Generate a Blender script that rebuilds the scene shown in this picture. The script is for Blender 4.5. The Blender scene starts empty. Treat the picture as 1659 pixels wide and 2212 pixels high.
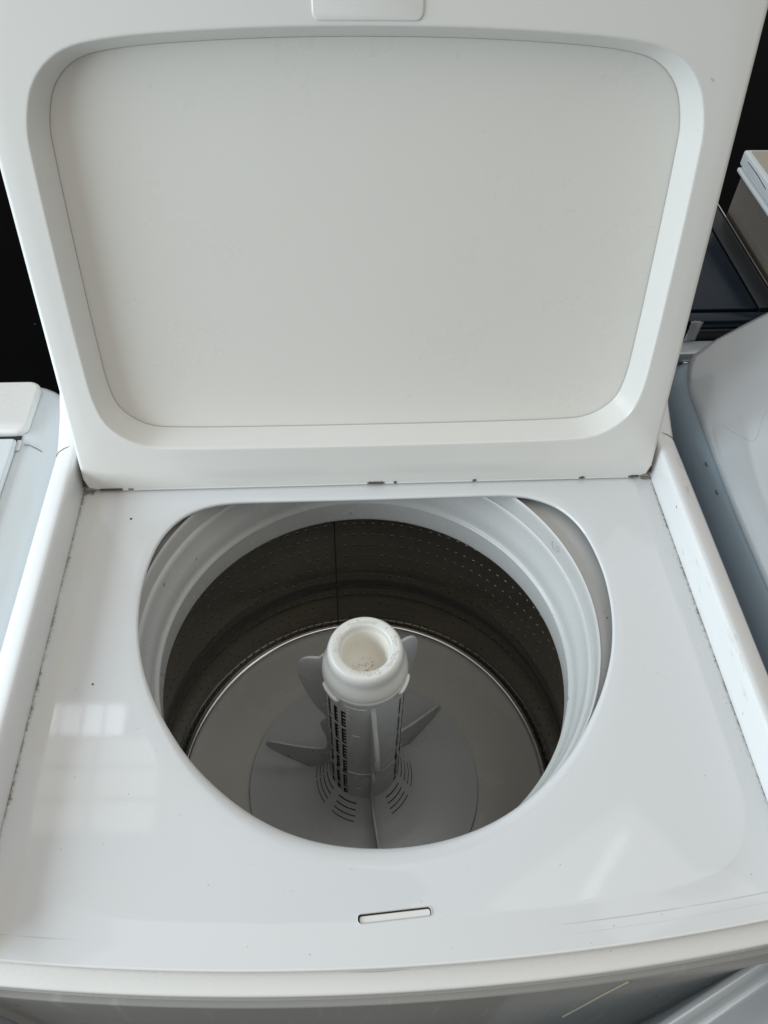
import bpy, bmesh, math, random
import numpy as np
from mathutils import Vector, Matrix
from mathutils.geometry import delaunay_2d_cdt
random.seed(4)
scene = bpy.context.scene
COL = scene.collection
H = 0.97                      # height of the washer deck above the floor (m)
PI = math.pi

# ------------------------------------------------------------------ camera
CAM = (-0.03435, -0.59399, 0.67021)
PITCH, ROLL, YAW, FPX = 0.693040, 0.034478, -0.081061, 1720.69
R = Matrix.Rotation(YAW, 3, 'Z') @ Matrix.Rotation(PITCH, 3, 'X') @ Matrix.Rotation(ROLL, 3, 'Z')
cd = bpy.data.cameras.new('camera'); cam = bpy.data.objects.new('camera', cd); COL.objects.link(cam)
cam.matrix_world = Matrix.Translation((CAM[0], CAM[1], CAM[2] + H)) @ R.to_4x4()
cd.sensor_fit = 'HORIZONTAL'; cd.sensor_width = 36.0; cd.lens = FPX / 1659 * 36.0
cd.clip_start = 0.01; cd.clip_end = 100
scene.camera = cam

# ------------------------------------------------------------------ world and lamps
w = bpy.data.worlds.new('World'); scene.world = w; w.use_nodes = True
bg = w.node_tree.nodes['Background']; bg.inputs[0].default_value = (1.0, 0.98, 0.94, 1); bg.inputs[1].default_value = 0.40
scene.view_settings.view_transform = 'Standard'; scene.view_settings.look = 'None'
scene.view_settings.exposure = 0.0; scene.view_settings.gamma = 1.0

def area(name, loc, target, sx, sy, radiance, color):
    l = bpy.data.lights.new(name, 'AREA'); l.shape = 'RECTANGLE'; l.size = sx; l.size_y = sy
    l.energy = radiance * sx * sy * PI; l.color = color
    o = bpy.data.objects.new(name, l); COL.objects.link(o)
    o.location = (loc[0], loc[1], loc[2] + H)
    d = Vector((target[0] - loc[0], target[1] - loc[1], target[2] - loc[2]))
    o.rotation_euler = d.to_track_quat('-Z', 'Y').to_euler()
    return o
area('shopfront_daylight', (-1.75, -0.45, 0.66), (0, -0.2, 0), 1.9, 0.74, 10.0, (0.78, 0.91, 1.0))
area('roof_daylight', (0.4, -1.0, 2.6), (0, -0.2, 0), 3.0, 2.4, 0.58, (1.0, 0.955, 0.88))
area('roof_light_sheet', (1.15, 0.55, 2.6), (0.2, -0.2, 0), 1.9, 1.7, 0.6, (0.85, 0.94, 1.0))
# skylight panes of the shop roof, seen mirrored in the left of the deck
for i in range(4):
    area('skylight_pane', (-1.25 + i * 0.088, 0.94, 2.5), (-1.25 + i * 0.088, 0.94, 0), 0.077, 0.14, 2.8, (0.86, 0.94, 1.0))
for j in range(3):
    for i in range(2):
        area('roof_sheet_pane', (-1.17 + i * 0.26, 0.80 - j * 0.13, 2.5), (-1.17 + i * 0.26, 0.80 - j * 0.13, 0), 0.24, 0.11, 0.7, (1.0, 0.93, 0.80))

so_ = area('roof_gap_strip', (0.90, 0.27, 2.5), (0.90, 0.27, 0), 0.36, 0.045, 1.3, (0.9, 0.96, 1.0))
so_.rotation_euler = (0, 0, math.radians(46))

# ------------------------------------------------------------------ materials
def nodes(m): return m.node_tree.nodes, m.node_tree.links
def newmat(name, color, rough=0.3, metal=0.0, coat=0.0, bump=0.0, bump_scale=300.0, vary=0.03, vary_scale=6.0, spec=0.5):
    m = bpy.data.materials.new(name); m.use_nodes = True
    N, L = nodes(m); b = N['Principled BSDF']
    b.inputs['Roughness'].default_value = rough; b.inputs['Metallic'].default_value = metal
    b.inputs['Coat Weight'].default_value = coat; b.inputs['Coat Roughness'].default_value = 0.04
    b.inputs['Specular IOR Level'].default_value = spec
    tc = N.new('ShaderNodeTexCoord'); tc.name = 'tc'
    nz = N.new('ShaderNodeTexNoise'); nz.inputs['Scale'].default_value = vary_scale; nz.inputs['Detail'].default_value = 5
    L.new(tc.outputs['Object'], nz.inputs['Vector'])
    mx = N.new('ShaderNodeMix'); mx.data_type = 'RGBA'; mx.name = 'base'
    c = Vector(color)
    mx.inputs[6].default_value = (*(c * (1 - vary)), 1); mx.inputs[7].default_value = (*(c * (1 + vary)), 1)
    L.new(nz.outputs['Fac'], mx.inputs[0]); L.new(mx.outputs[2], b.inputs['Base Color'])
    if metal < .5 and rough < .4:
        n3 = N.new('ShaderNodeTexNoise'); n3.inputs['Scale'].default_value = 11; n3.inputs['Detail'].default_value = 6; n3.inputs['Roughness'].default_value = .65
        L.new(tc.outputs['Object'], n3.inputs['Vector'])
        mr = N.new('ShaderNodeMapRange'); mr.inputs['From Min'].default_value = .35; mr.inputs['From Max'].default_value = .7
        mr.inputs['To Min'].default_value = rough * .85; mr.inputs['To Max'].default_value = rough * 1.5 + .01
        L.new(n3.outputs['Fac'], mr.inputs['Value']); L.new(mr.outputs[0], b.inputs['Roughness'])
    if bump:
        n2 = N.new('ShaderNodeTexNoise'); n2.inputs['Scale'].default_value = bump_scale; n2.inputs['Detail'].default_value = 2
        L.new(tc.outputs['Object'], n2.inputs['Vector'])
        bp = N.new('ShaderNodeBump'); bp.inputs['Strength'].default_value = bump; bp.inputs['Distance'].default_value = 0.001
        L.new(n2.outputs['Fac'], bp.inputs['Height']); L.new(bp.outputs['Normal'], b.inputs['Normal'])
    return m
def math_node(N, L, op, a, b=None, c=None, clamp=False):
    n = N.new('ShaderNodeMath'); n.operation = op; n.use_clamp = clamp
    for i, v in enumerate((a, b, c)):
        if v is None: continue
        if isinstance(v, (int, float)): n.inputs[i].default_value = v
        else: L.new(v, n.inputs[i])
    return n.outputs[0]
def layer(m, mask, color):
    """lay dirt of the given colour over the base where mask is 1"""
    N, L = nodes(m); b = N['Principled BSDF']; src = b.inputs['Base Color'].links[0].from_socket
    mx = N.new('ShaderNodeMix'); mx.data_type = 'RGBA'; mx.inputs[7].default_value = (*color, 1)
    L.new(mask, mx.inputs[0]); L.new(src, mx.inputs[6]); L.new(mx.outputs[2], b.inputs['Base Color'])
def specks(m, scale, size, keep, color=(0.10, 0.08, 0.06), strength=0.8, region=None):
    N, L = nodes(m)
    nz = N.new('ShaderNodeTexNoise'); nz.inputs['Scale'].default_value = scale * 1.7; L.new(N['tc'].outputs['Object'], nz.inputs['Vector'])
    va = N.new('ShaderNodeVectorMath'); va.operation = 'MULTIPLY_ADD'; va.inputs[1].default_value = (.5 / scale,) * 3
    L.new(nz.outputs['Color'], va.inputs[0]); L.new(N['tc'].outputs['Object'], va.inputs[2])
    v = N.new('ShaderNodeTexVoronoi'); v.inputs['Scale'].default_value = scale
    L.new(va.outputs[0], v.inputs['Vector'])
    d = math_node(N, L, 'LESS_THAN', v.outputs['Distance'], size)
    sp = N.new('ShaderNodeSeparateColor'); L.new(v.outputs['Color'], sp.inputs[0])
    k = math_node(N, L, 'LESS_THAN', sp.outputs[0], keep)
    mk = math_node(N, L, 'MULTIPLY', d, k)
    mk = math_node(N, L, 'MULTIPLY', mk, math_node(N, L, 'MULTIPLY', sp.outputs[1], strength))
    if region is not None: mk = math_node(N, L, 'MULTIPLY', mk, region)
    layer(m, mk, color)
def noise(m, scale, detail=4, rough=.6, stretch=None):
    N, L = nodes(m); n = N.new('ShaderNodeTexNoise'); n.inputs['Scale'].default_value = scale
    n.inputs['Detail'].default_value = detail; n.inputs['Roughness'].default_value = rough
    if stretch:
        mp = N.new('ShaderNodeMapping'); mp.inputs['Scale'].default_value = stretch
        L.new(N['tc'].outputs['Object'], mp.inputs['Vector']); L.new(mp.outputs[0], n.inputs['Vector'])
    else: L.new(N['tc'].outputs['Object'], n.inputs['Vector'])
    return n.outputs['Fac']
def sstep(m, v, a, b):
    N, L = nodes(m); n = N.new('ShaderNodeMapRange'); n.interpolation_type = 'SMOOTHSTEP'
    n.inputs['From Min'].default_value = a; n.inputs['From Max'].default_value = b; L.new(v, n.inputs['Value'])
    return n.outputs[0]
def xyz(m):
    N, L = nodes(m); s = N.new('ShaderNodeSeparateXYZ'); L.new(N['tc'].outputs['Object'], s.inputs[0]); return s.outputs

ENAMEL = (0.76, 0.765, 0.76)
M = {}
M['enamel'] = newmat('white_enamel', ENAMEL, rough=0.16, bump=0.03, bump_scale=500, vary=0.015)
specks(M['enamel'], 55, 0.10, 0.10, strength=.7)
M['plastic'] = newmat('white_plastic', (0.76, 0.75, 0.72), rough=0.22, bump=0.03, bump_scale=900, vary=0.02)
specks(M['plastic'], 60, 0.07, 0.10, strength=.6)
M['lid'] = newmat('lid_white_plastic', (0.765, 0.755, 0.72), rough=0.13, bump=0.04, bump_scale=900, vary=0.015)
specks(M['lid'], 38, 0.055, 0.12, strength=.6)
M['panel'] = newmat('lid_inner_skin', (0.76, 0.742, 0.69), rough=0.28, bump=0.03, bump_scale=900, vary=0.015)
specks(M['panel'], 22, 0.03, 0.12, strength=.7)
M['tub'] = newmat('tub_ring_plastic', (0.55, 0.55, 0.535), rough=0.23, bump=0.05, bump_scale=700, vary=0.04, vary_scale=12)
specks(M['tub'], 45, 0.09, 0.2, strength=.8)
M['tubring'] = newmat('grey_tub_plastic', (0.52, 0.515, 0.50), rough=0.32, bump=0.05, bump_scale=700, vary=0.06, vary_scale=14)
specks(M['tubring'], 60, 0.10, 0.25, strength=.9)
M['basket'] = newmat('dark_stainless', (0.165, 0.15, 0.122), rough=0.16, metal=1.0, vary=0.06, vary_scale=9)
M['collar'] = newmat('pressed_hole_steel', (0.30, 0.29, 0.27), rough=0.45, metal=.6)
M['chrome'] = newmat('polished_ring', (0.80, 0.80, 0.80), rough=0.10, metal=1.0, vary=0.05)
M['floor_plastic'] = newmat('basket_floor_plastic', (0.72, 0.71, 0.67), rough=0.22, bump=0.05, bump_scale=500, vary=0.07, vary_scale=8)
specks(M['floor_plastic'], 40, 0.06, 0.2, strength=.8)
M['agitator'] = newmat('agitator_grey_plastic', (0.62, 0.64, 0.645), rough=0.26, bump=0.04, bump_scale=600, vary=0.04, vary_scale=14)
M['cap'] = newmat('agitator_cap_plastic', (0.78, 0.77, 0.73), rough=0.18, bump=0.03, bump_scale=700, vary=0.03, vary_scale=20)
M['joint'] = newmat('grey_joint', (0.46, 0.45, 0.41), rough=0.6)
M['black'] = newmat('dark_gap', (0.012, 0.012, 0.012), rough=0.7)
M['grime'] = newmat('brown_grime', (0.10, 0.085, 0.065), rough=0.85, vary=0.5, vary_scale=400)
M['dust'] = newmat('grey_brown_lint', (0.26, 0.22, 0.18), rough=0.9, vary=0.5, vary_scale=400)
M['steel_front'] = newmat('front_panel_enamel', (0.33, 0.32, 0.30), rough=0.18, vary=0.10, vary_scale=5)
M['floor'] = newmat('dark_shop_floor', (0.0025, 0.0025, 0.003), rough=0.7, vary=0.5, vary_scale=3, spec=.03)
specks(M['floor'], 9, 0.08, 0.25, color=(0.06, 0.06, 0.055), strength=.8)
M['navy'] = newmat('navy_glass', (0.004, 0.010, 0.020), rough=0.18, vary=0.2, spec=.4)
M['navytrim'] = newmat('dark_navy_trim', (0.010, 0.012, 0.016), rough=0.35, vary=0.2)
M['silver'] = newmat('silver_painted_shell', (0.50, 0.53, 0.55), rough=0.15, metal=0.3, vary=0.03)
M['silver_side'] = newmat('slate_and_shade_panel', (0.22, 0.285, 0.34), rough=0.30, vary=0.05)  # shade in the gap beside the right machine is painted into this tone
M['leftbody'] = newmat('neighbour_white_enamel', (0.69, 0.73, 0.745), rough=0.18, vary=0.02)
specks(M['leftbody'], 40, 0.10, 0.10, strength=.6)
M['brown'] = newmat('grimy_side_panel', (0.16, 0.14, 0.12), rough=0.25, vary=0.3, vary_scale=5)
M['tape'] = newmat('duct_tape', (0.30, 0.31, 0.32), rough=0.5, vary=0.15, vary_scale=60)
M['button'] = newmat('chromed_button', (0.6, 0.6, 0.6), rough=0.15, metal=1.0)
M['reflected_line'] = newmat('reflected_line_tan', (0.42, 0.38, 0.28), rough=0.7, vary=0.15, vary_scale=50)  # pale colour of the line mirrored in the front panel
M['beige'] = newmat('dusty_beige_top', (0.42, 0.38, 0.31), rough=0.45, vary=0.15, vary_scale=14)

# deck: rust in the side creases, a yellow wear band, scuff lines near the front
m = M['deck'] = newmat('deck_white_enamel', (0.68, 0.69, 0.695), rough=0.04, bump=0.006, bump_scale=450, vary=0.012, spec=.75)
specks(m, 60, 0.055, 0.045, color=(.25, .22, .19), strength=.6)
specks(m, 150, 0.11, 0.07, color=(.35, .32, .28), strength=.6)
X, Y, Z = xyz(m); N, L = nodes(m)
ax_ = math_node(N, L, 'ABSOLUTE', X)
n1 = noise(m, 260, 3, .7); n2 = noise(m, 30)
edge = math_node(N, L, 'ADD', ax_, math_node(N, L, 'MULTIPLY', math_node(N, L, 'SUBTRACT', n1, .5), .010))
edge = math_node(N, L, 'ADD', edge, math_node(N, L, 'MULTIPLY', math_node(N, L, 'SUBTRACT', n2, .5), .006))
mask = math_node(N, L, 'MULTIPLY', sstep(m, edge, .3170, .3206), .55)
layer(m, mask, (0.30, 0.24, 0.19))
mask = math_node(N, L, 'MULTIPLY', sstep(m, edge, .3200, .3207), .7)
layer(m, mask, (0.14, 0.09, 0.065))
# faint yellow wear along the left border and hand grease near the front left
yb = math_node(N, L, 'MULTIPLY', sstep(m, X, -.318, -.304), math_node(N, L, 'SUBTRACT', 1.0, sstep(m, X, -.300, -.288)))
yb = math_node(N, L, 'MULTIPLY', yb, math_node(N, L, 'MULTIPLY', sstep(m, noise(m, 14), .40, .62), .22))
layer(m, yb, (.66, .60, .42))
gr = math_node(N, L, 'MULTIPLY', math_node(N, L, 'SUBTRACT', 1.0, sstep(m, X, -.20, -.02)), sstep(m, noise(m, 9, 5, .6), .42, .70))
layer(m, math_node(N, L, 'MULTIPLY', gr, .14), (.64, .61, .50))
# rusty specks beside the right crease
reg = math_node(N, L, 'MULTIPLY', sstep(m, X, .296, .312), sstep(m, Y, -.30, -.05))
specks(m, 330, .22, .20, color=(.30, .20, .14), strength=.8, region=reg)
# scuffs left by the lid seal: thin broken lines parallel to the front edge
def front_y(x): return -0.476 + 0.214 * x * x
fy = math_node(N, L, 'SUBTRACT', Y, math_node(N, L, 'MULTIPLY', math_node(N, L, 'MULTIPLY', X, X), .214))
fy = math_node(N, L, 'ADD', fy, .476 - .15)        # the object origin sits 0.15 m in front of y = 0
for off, wd, x0, x1, s in ((.0175, .00042, .10, .34, .45), (.0105, .0004, .12, .34, .14), (.016, .0004, -.34, -.23, .35)):
    d = math_node(N, L, 'ABSOLUTE', math_node(N, L, 'SUBTRACT', fy, off))
    ln = math_node(N, L, 'SUBTRACT', 1.0, sstep(m, d, wd * .5, wd * 1.6))
    rg = math_node(N, L, 'MULTIPLY', math_node(N, L, 'GREATER_THAN', X, x0), math_node(N, L, 'LESS_THAN', X, x1))
    br = sstep(m, noise(m, 16, 3, .6, (1, .2, 1)), .38, .60)
    mk = math_node(N, L, 'MULTIPLY', math_node(N, L, 'MULTIPLY', ln, rg), math_node(N, L, 'MULTIPLY', br, s))
    layer(m, mk, (.32, .27, .23))
# vertical streaks on the grimy front panel
m = M['steel_front']
layer(m, math_node(*nodes(m), 'MULTIPLY', sstep(m, noise(m, 14, 4, .6, (6, 1, .6)), .55, .72), .35), (.46, .45, .42))
specks(m, 30, .1, .25, color=(.08, .07, .05), strength=.9)
# neighbour's grime, rail scuffs
m = M['enamel']; X, Y, Z = xyz(m); N, L = nodes(m)
scf = math_node(N, L, 'MULTIPLY', sstep(m, noise(m, 70, 5, .7, (1, .25, 1)), .60, .68), sstep(m, X, .31, .318))
layer(m, math_node(N, L, 'MULTIPLY', scf, .35), (.42, .38, .32))
# brown scum ring in the softener cup
m = M['cup'] = newmat('softener_cup_plastic', (0.82, 0.79, 0.72), rough=0.30, vary=0.05, vary_scale=30)
X, Y, Z = xyz(m); N, L = nodes(m)
ring = math_node(N, L, 'ADD', Z, math_node(N, L, 'MULTIPLY', math_node(N, L, 'SUBTRACT', noise(m, 120), .5), .010))
rm = math_node(N, L, 'SUBTRACT', 1.0, sstep(m, ring, H - .116, H - .110))
layer(m, math_node(N, L, 'MULTIPLY', math_node(N, L, 'MULTIPLY', rm, sstep(m, noise(m, 200), .48, .66)), .55), (.16, .10, .05))
# softly brushed look, faint stains and slight waviness on the basket
m = M['basket']
N, L = nodes(m); wb = N.new('ShaderNodeBump'); wb.inputs['Strength'].default_value = .12; wb.inputs['Distance'].default_value = .002
L.new(noise(m, 32, 2), wb.inputs['Height']); L.new(wb.outputs['Normal'], N['Principled BSDF'].inputs['Normal'])
layer(m, math_node(*nodes(m), 'MULTIPLY', sstep(m, noise(m, 7), .50, .72), .4), (.22, .20, .15))

# ------------------------------------------------------------------ mesh helpers
def thing(name, label, cat, loc=(0, 0, 0), group=None):
    o = bpy.data.objects.new(name, None); COL.objects.link(o); o.location = loc; o.empty_display_size = .1
    o['label'] = label; o['category'] = cat
    if group: o['group'] = group
    return o
def root_loc(p):
    while p.parent: p = p.parent
    return Vector(p.location)
def obj(name, verts, faces, mat, parent=None, smooth=True, sharp=35, label=None, kind=None, mats=None, fmat=None):
    """verts in deck coordinates (z = 0 at the deck)"""
    o0 = root_loc(parent) if parent else Vector((0, 0, 0))
    me = bpy.data.meshes.new(name)
    me.from_pydata([(v[0] - o0.x, v[1] - o0.y, v[2] + H - o0.z) for v in verts], [], faces)
    me.validate(); me.materials.append(mat)
    bm = bmesh.new(); bm.from_mesh(me)
    bmesh.ops.remove_doubles(bm, verts=bm.verts, dist=1e-6)
    bmesh.ops.recalc_face_normals(bm, faces=bm.faces)
    if smooth:
        for f in bm.faces: f.smooth = True
        for e in bm.edges:
            if len(e.link_faces) == 2 and e.calc_face_angle(0) > math.radians(sharp): e.smooth = False
    bm.to_mesh(me); bm.free()
    o = bpy.data.objects.new(name, me); COL.objects.link(o)
    if parent: o.parent = parent
    if label: o['label'] = label
    if kind: o['kind'] = kind
    return o
class G:
    def __init__(s): s.v = []; s.f = []
    def add(s, v, f):
        n = len(s.v); s.v += [tuple(a) for a in v]; s.f += [tuple(n + i for i in q) for q in f]
    def loft(s, rings, closed=True, cap0=False, cap1=False):
        n = len(rings[0]); v = [p for r in rings for p in r]; f = []
        m_ = n if closed else n - 1
        for k in range(len(rings) - 1):
            for i in range(m_):
                j = (i + 1) % n
                f.append((k * n + i, k * n + j, (k + 1) * n + j, (k + 1) * n + i))
        if cap0: f.append(tuple(range(n))[::-1])
        if cap1: f.append(tuple((len(rings) - 1) * n + i for i in range(n)))
        s.add(v, f)
    def revolve(s, prof, c, n=128, skip=None):
        v = []; f = []
        for (r, z) in prof:
            for i in range(n):
                a = 2 * PI * i / n; v.append((c[0] + r * math.cos(a), c[1] + r * math.sin(a), z))
        for k in range(len(prof) - 1):
            for i in range(n):
                if skip and skip(k, i): continue
                j = (i + 1) % n; f.append((k * n + i, k * n + j, (k + 1) * n + j, (k + 1) * n + i))
        s.add(v, f)
    def box(s, x0, x1, y0, y1, z0, z1, b=0.0):
        if b <= 0:
            v = [(x, y, z) for z in (z0, z1) for y in (y0, y1) for x in (x0, x1)]
            s.add(v, [(0, 1, 3, 2), (4, 6, 7, 5), (0, 4, 5, 1), (2, 3, 7, 6), (0, 2, 6, 4), (1, 5, 7, 3)]); return
        bm = bmesh.new(); bmesh.ops.create_cube(bm, size=1)
        for q in bm.verts: q.co = Vector(((x0 + x1) / 2 + q.co.x * (x1 - x0), (y0 + y1) / 2 + q.co.y * (y1 - y0), (z0 + z1) / 2 + q.co.z * (z1 - z0)))
        bmesh.ops.bevel(bm, geom=bm.edges[:], offset=b, segments=4, profile=.5, affect='EDGES')
        bm.verts.index_update(); s.add([tuple(q.co) for q in bm.verts], [[q.index for q in f.verts] for f in bm.faces]); bm.free()
    def tube(s, pts, r, n=8):
        rings = []
        for i, p in enumerate(pts):
            p = Vector(p); a = Vector(pts[max(i - 1, 0)]); b = Vector(pts[min(i + 1, len(pts) - 1)]); t = (b - a).normalized()
            u = t.cross(Vector((0, 0, 1)) if abs(t.z) < .9 else Vector((1, 0, 0))).normalized(); q = t.cross(u)
            rr = r(i) if callable(r) else r
            rings.append([p + u * rr * math.cos(2 * PI * k / n) + q * rr * math.sin(2 * PI * k / n) for k in range(n)])
        s.loft(rings, True, True, True)
    def make(s, name, mat, parent=None, **k): return obj(name, s.v, s.f, mat, parent, **k)
def catmull(P, n, closed=False):
    P = [Vector(p) for p in P]; out = []
    N_ = len(P); segs = N_ if closed else N_ - 1
    for i in range(segs):
        p0 = P[(i - 1) % N_] if closed or i > 0 else P[0] * 2 - P[1]
        p1 = P[i]; p2 = P[(i + 1) % N_]
        p3 = P[(i + 2) % N_] if closed or i + 2 < N_ else P[-1] * 2 - P[-2]
        for k in range(n):
            t = k / n
            out.append(.5 * ((2 * p1) + (p2 - p0) * t + (2 * p0 - 5 * p1 + 4 * p2 - p3) * t * t + (3 * p1 - p0 - 3 * p2 + p3) * t ** 3))
    if not closed: out.append(P[-1])
    return out
def ray_hit(poly, c, a):
    """distance from c along angle a to a closed 2-D polygon"""
    dx, dy = math.cos(a), math.sin(a); best = None
    for i in range(len(poly)):
        p, q = poly[i], poly[(i + 1) % len(poly)]
        ex, ey = q[0] - p[0], q[1] - p[1]; den = dx * ey - dy * ex
        if abs(den) < 1e-12: continue
        px, py = p[0] - c[0], p[1] - c[1]
        t = (px * ey - py * ex) / den; u = (px * dy - py * dx) / den
        if t > 0 and -1e-9 <= u <= 1 + 1e-9 and (best is None or t > best): best = t
    return best
def inside(p, poly):
    c = False; n = len(poly)
    for i in range(n):
        a, b = poly[i], poly[i - 1]
        if (a[1] > p[1]) != (b[1] > p[1]) and p[0] < (b[0] - a[0]) * (p[1] - a[1]) / (b[1] - a[1]) + a[0]: c = not c
    return c
def rrect(x0, x1, y0, y1, r, n=8):
    out = []
    for cx, cy, a0 in ((x1 - r, y1 - r, 0), (x0 + r, y1 - r, 90), (x0 + r, y0 + r, 180), (x1 - r, y0 + r, 270)):
        for k in range(n + 1):
            a = math.radians(a0 + 90 * k / n); out.append((cx + r * math.cos(a), cy + r * math.sin(a)))
    return out

AX = (-0.0146, -0.1675)        # axis of tub, basket and agitator

# ------------------------------------------------------------------ floor
g = G(); g.add([(-30, -30, -H), (30, -30, -H), (30, 30, -H), (-30, 30, -H)], [(0, 1, 2, 3)])
fl = g.make('floor', M['floor']); fl['kind'] = 'structure'

# ================================================================== THE WASHER
washer = thing('washing_machine', 'white top-loading washing machine in the middle with its lid open, showing steel basket and agitator', 'washing machine', (0, -0.15, 0))

# ---- deck (top panel) with D-shaped opening
half = [(0, -.389), (.06, -.3815), (.112, -.3595), (.160, -.321), (.195, -.276), (.219, -.230), (.232, -.185), (.2365, -.140), (.2335, -.100),
        (.2245, -.066), (.208, -.0405), (.185, -.0255), (.155, -.0185), (.10, -.0180), (0, -.0185)]
half = [(x, y) for x, y in half]
D = [(x - .002, y) for x, y in half] + [(-x - .002, y) for x, y in half[-2:0:-1]]
D = [(p[0], p[1]) for p in catmull([(a, b, 0) for a, b in D], 10, True)]
bh = [(0, -.4465), (.10, -.4445), (.20, -.4365), (.255, -.425), (.283, -.407), (.297, -.378), (.301, -.34), (.301, -.20), (.3005, -.10), (.299, -.02), (.293, .012), (.27, .03), (.15, .036), (0, .036)]
B = bh + [(-x, y) for x, y in bh[-2:0:-1]]
B = [(p[0], p[1]) for p in catmull([(a, b, 0) for a, b in B], 10, True)]
XO = 0.3205
OUT = [(-XO + 2 * XO * i / 60, front_y(-XO + 2 * XO * i / 60)) for i in range(61)] + [(XO, .060), (-XO, .060)]
C0 = (-.002, -.170)
NA = 320
angs = [2 * PI * i / NA for i in range(NA)]
# angles through the outline corners so that they stay crisp
for cx_, cy_ in (OUT[0], OUT[60], OUT[61], OUT[62]):
    a = math.atan2(cy_ - C0[1], cx_ - C0[0]) % (2 * PI)
    k = min(range(NA), key=lambda i: abs(angs[i] - a)); angs[k] = a
rD = [ray_hit(D, C0, a) for a in angs]; rB = [ray_hit(B, C0, a) for a in angs]; rO = [ray_hit(OUT, C0, a) for a in angs]
def ringpts(rr, z): return [(C0[0] + rr[i] * math.cos(angs[i]), C0[1] + rr[i] * math.sin(angs[i]), z(i) if callable(z) else z) for i in range(NA)]
SL = -.0006                    # how far the dish sinks towards the opening
def frontness(i): return max(0.0, -math.sin(angs[i])) ** 2
lipr = [.0024 + .0150 * frontness(i) for i in range(NA)]
rings = []
rings.append(ringpts([r + .004 for r in rD], lambda i: SL - lipr[i] - .0055))
rings.append(ringpts([r + .0012 for r in rD], lambda i: SL - lipr[i] - .003))
for k in range(0, 9):          # rolled lip
    t = k / 8 * PI / 2
    rings.append(ringpts([rD[i] + lipr[i] * (1 - math.cos(t)) for i in range(NA)], lambda i: SL + (math.sin(t) - 1) * lipr[i] * .75 - .0008 * (1 - k / 8)))
for t in (.12, .3, .5, .7, .85, .95):
    rr = []; zz = []
    for i in range(NA):
        a0 = rD[i] + lipr[i]; b0 = rB[i]
        rr.append(a0 + (b0 - a0) * t); zz.append(SL * (1 - t))
    rings.append(ringpts(rr, lambda i: zz[i]))
rings.append(ringpts([r - .0014 for r in rB], .0))
rings.append(ringpts(rB, -.0001))
rings.append(ringpts([r + .0014 for r in rB], -.0003))
rings.append(ringpts([rB[i] + (rO[i] - rB[i]) * .5 for i in range(NA)], -.0018))
rings.append(ringpts(rO, -.0036))
g = G(); g.loft(rings, True)
# cut out the latch slot area and re-triangulate
sc, sang = (-.003, -.4425), math.radians(3.2)
slot = [(sc[0] + a * math.cos(sang) - b * math.sin(sang), sc[1] + a * math.sin(sang) + b * math.cos(sang)) for a, b in rrect(-.0285, .0285, -.0033, .0033, .0026, 6)]
def near_slot(p): return abs(p[0] - sc[0]) < .046 and abs(p[1] - sc[1]) < .010
keep = []; cut = []
for n_f, f in enumerate(g.f):
    kb, ia = n_f // NA, n_f % NA
    (cut if 14 <= kb <= 19 and abs(angs[ia] - 1.5 * PI) < .21 else keep).append(f)
from collections import Counter
ec = Counter(); dirn = {}
for f in cut:
    for a, b in zip(f, f[1:] + f[:1]): ec[frozenset((a, b))] += 1; dirn[frozenset((a, b))] = (a, b)
be = [dirn[e] for e, c in ec.items() if c == 1]
vid = sorted({i for e in be for i in e} | {i for f in cut for i in f if not (abs(g.v[i][0] - sc[0]) < .0300 and abs(g.v[i][1] - sc[1]) < .0055)})
pos = {v: k for k, v in enumerate(vid)}
pts2 = [Vector(g.v[i][:2]) for i in vid] + [Vector(p) for p in slot]
ns = len(slot); n0 = len(vid)
edges = [(pos[a], pos[b]) for a, b in be] + [(n0 + i, n0 + (i + 1) % ns) for i in range(ns)]
ov, oe, of, q1, q2, q3 = delaunay_2d_cdt(pts2, edges, [], 0, 1e-7)
loop = {a: b for a, b in be}; st = be[0][0]; poly = [st]
while True:
    nx = loop.get(poly[-1]);
    if nx is None or nx == st: break
    poly.append(nx)
polyxy = [g.v[i][:2] for i in poly]
def deck_z(p):
    return .0006
newf = []; remap = {}
ca_ = [angs[f_ % NA] for f_ in range(NA) if abs(angs[f_ % NA] - 1.5 * PI) < .21]
a_lo, a_hi = min(ca_), angs[angs.index(max(ca_)) + 1]
for k, v in enumerate(ov):
    o_ = [i for i in q1[k]]
    if o_ and o_[0] < n0: remap[k] = vid[o_[0]]
    else:
        remap[k] = len(g.v); g.v.append((v[0], v[1], .0))
for t in of:
    c = [sum(ov[i][a] for i in t) / len(t) for a in (0, 1)]
    ca = math.atan2(c[1] - C0[1], c[0] - C0[0]) % (2 * PI); cr = math.hypot(c[0] - C0[0], c[1] - C0[1])
    def rad_at(k):                      # radius of ring k at this angle
        for i in range(NA - 1):
            if angs[i] <= ca <= angs[i + 1]:
                p, q = g.v[k * NA + i], g.v[k * NA + i + 1]
                return ray_hit([p[:2], q[:2]], C0, ca) or cr
        return cr
    tri = [ov[i] for i in t]
    if abs((tri[1] - tri[0]).cross(tri[2] - tri[0])) < 4e-8: continue      # slivers
    if a_lo < ca < a_hi and rad_at(14) <= cr <= rad_at(20) and not inside(c, slot): newf.append(tuple(remap[i] for i in t))
g.f = keep + newf
deck = g.make('top_panel', M['deck'], washer, sharp=50)
g = G()
def sl(s, z, k=1.0):
    return [(sc[0] + (p[0] - sc[0]) * k - 0, sc[1] + (p[1] - sc[1]) * k, z) for p in s]
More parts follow.
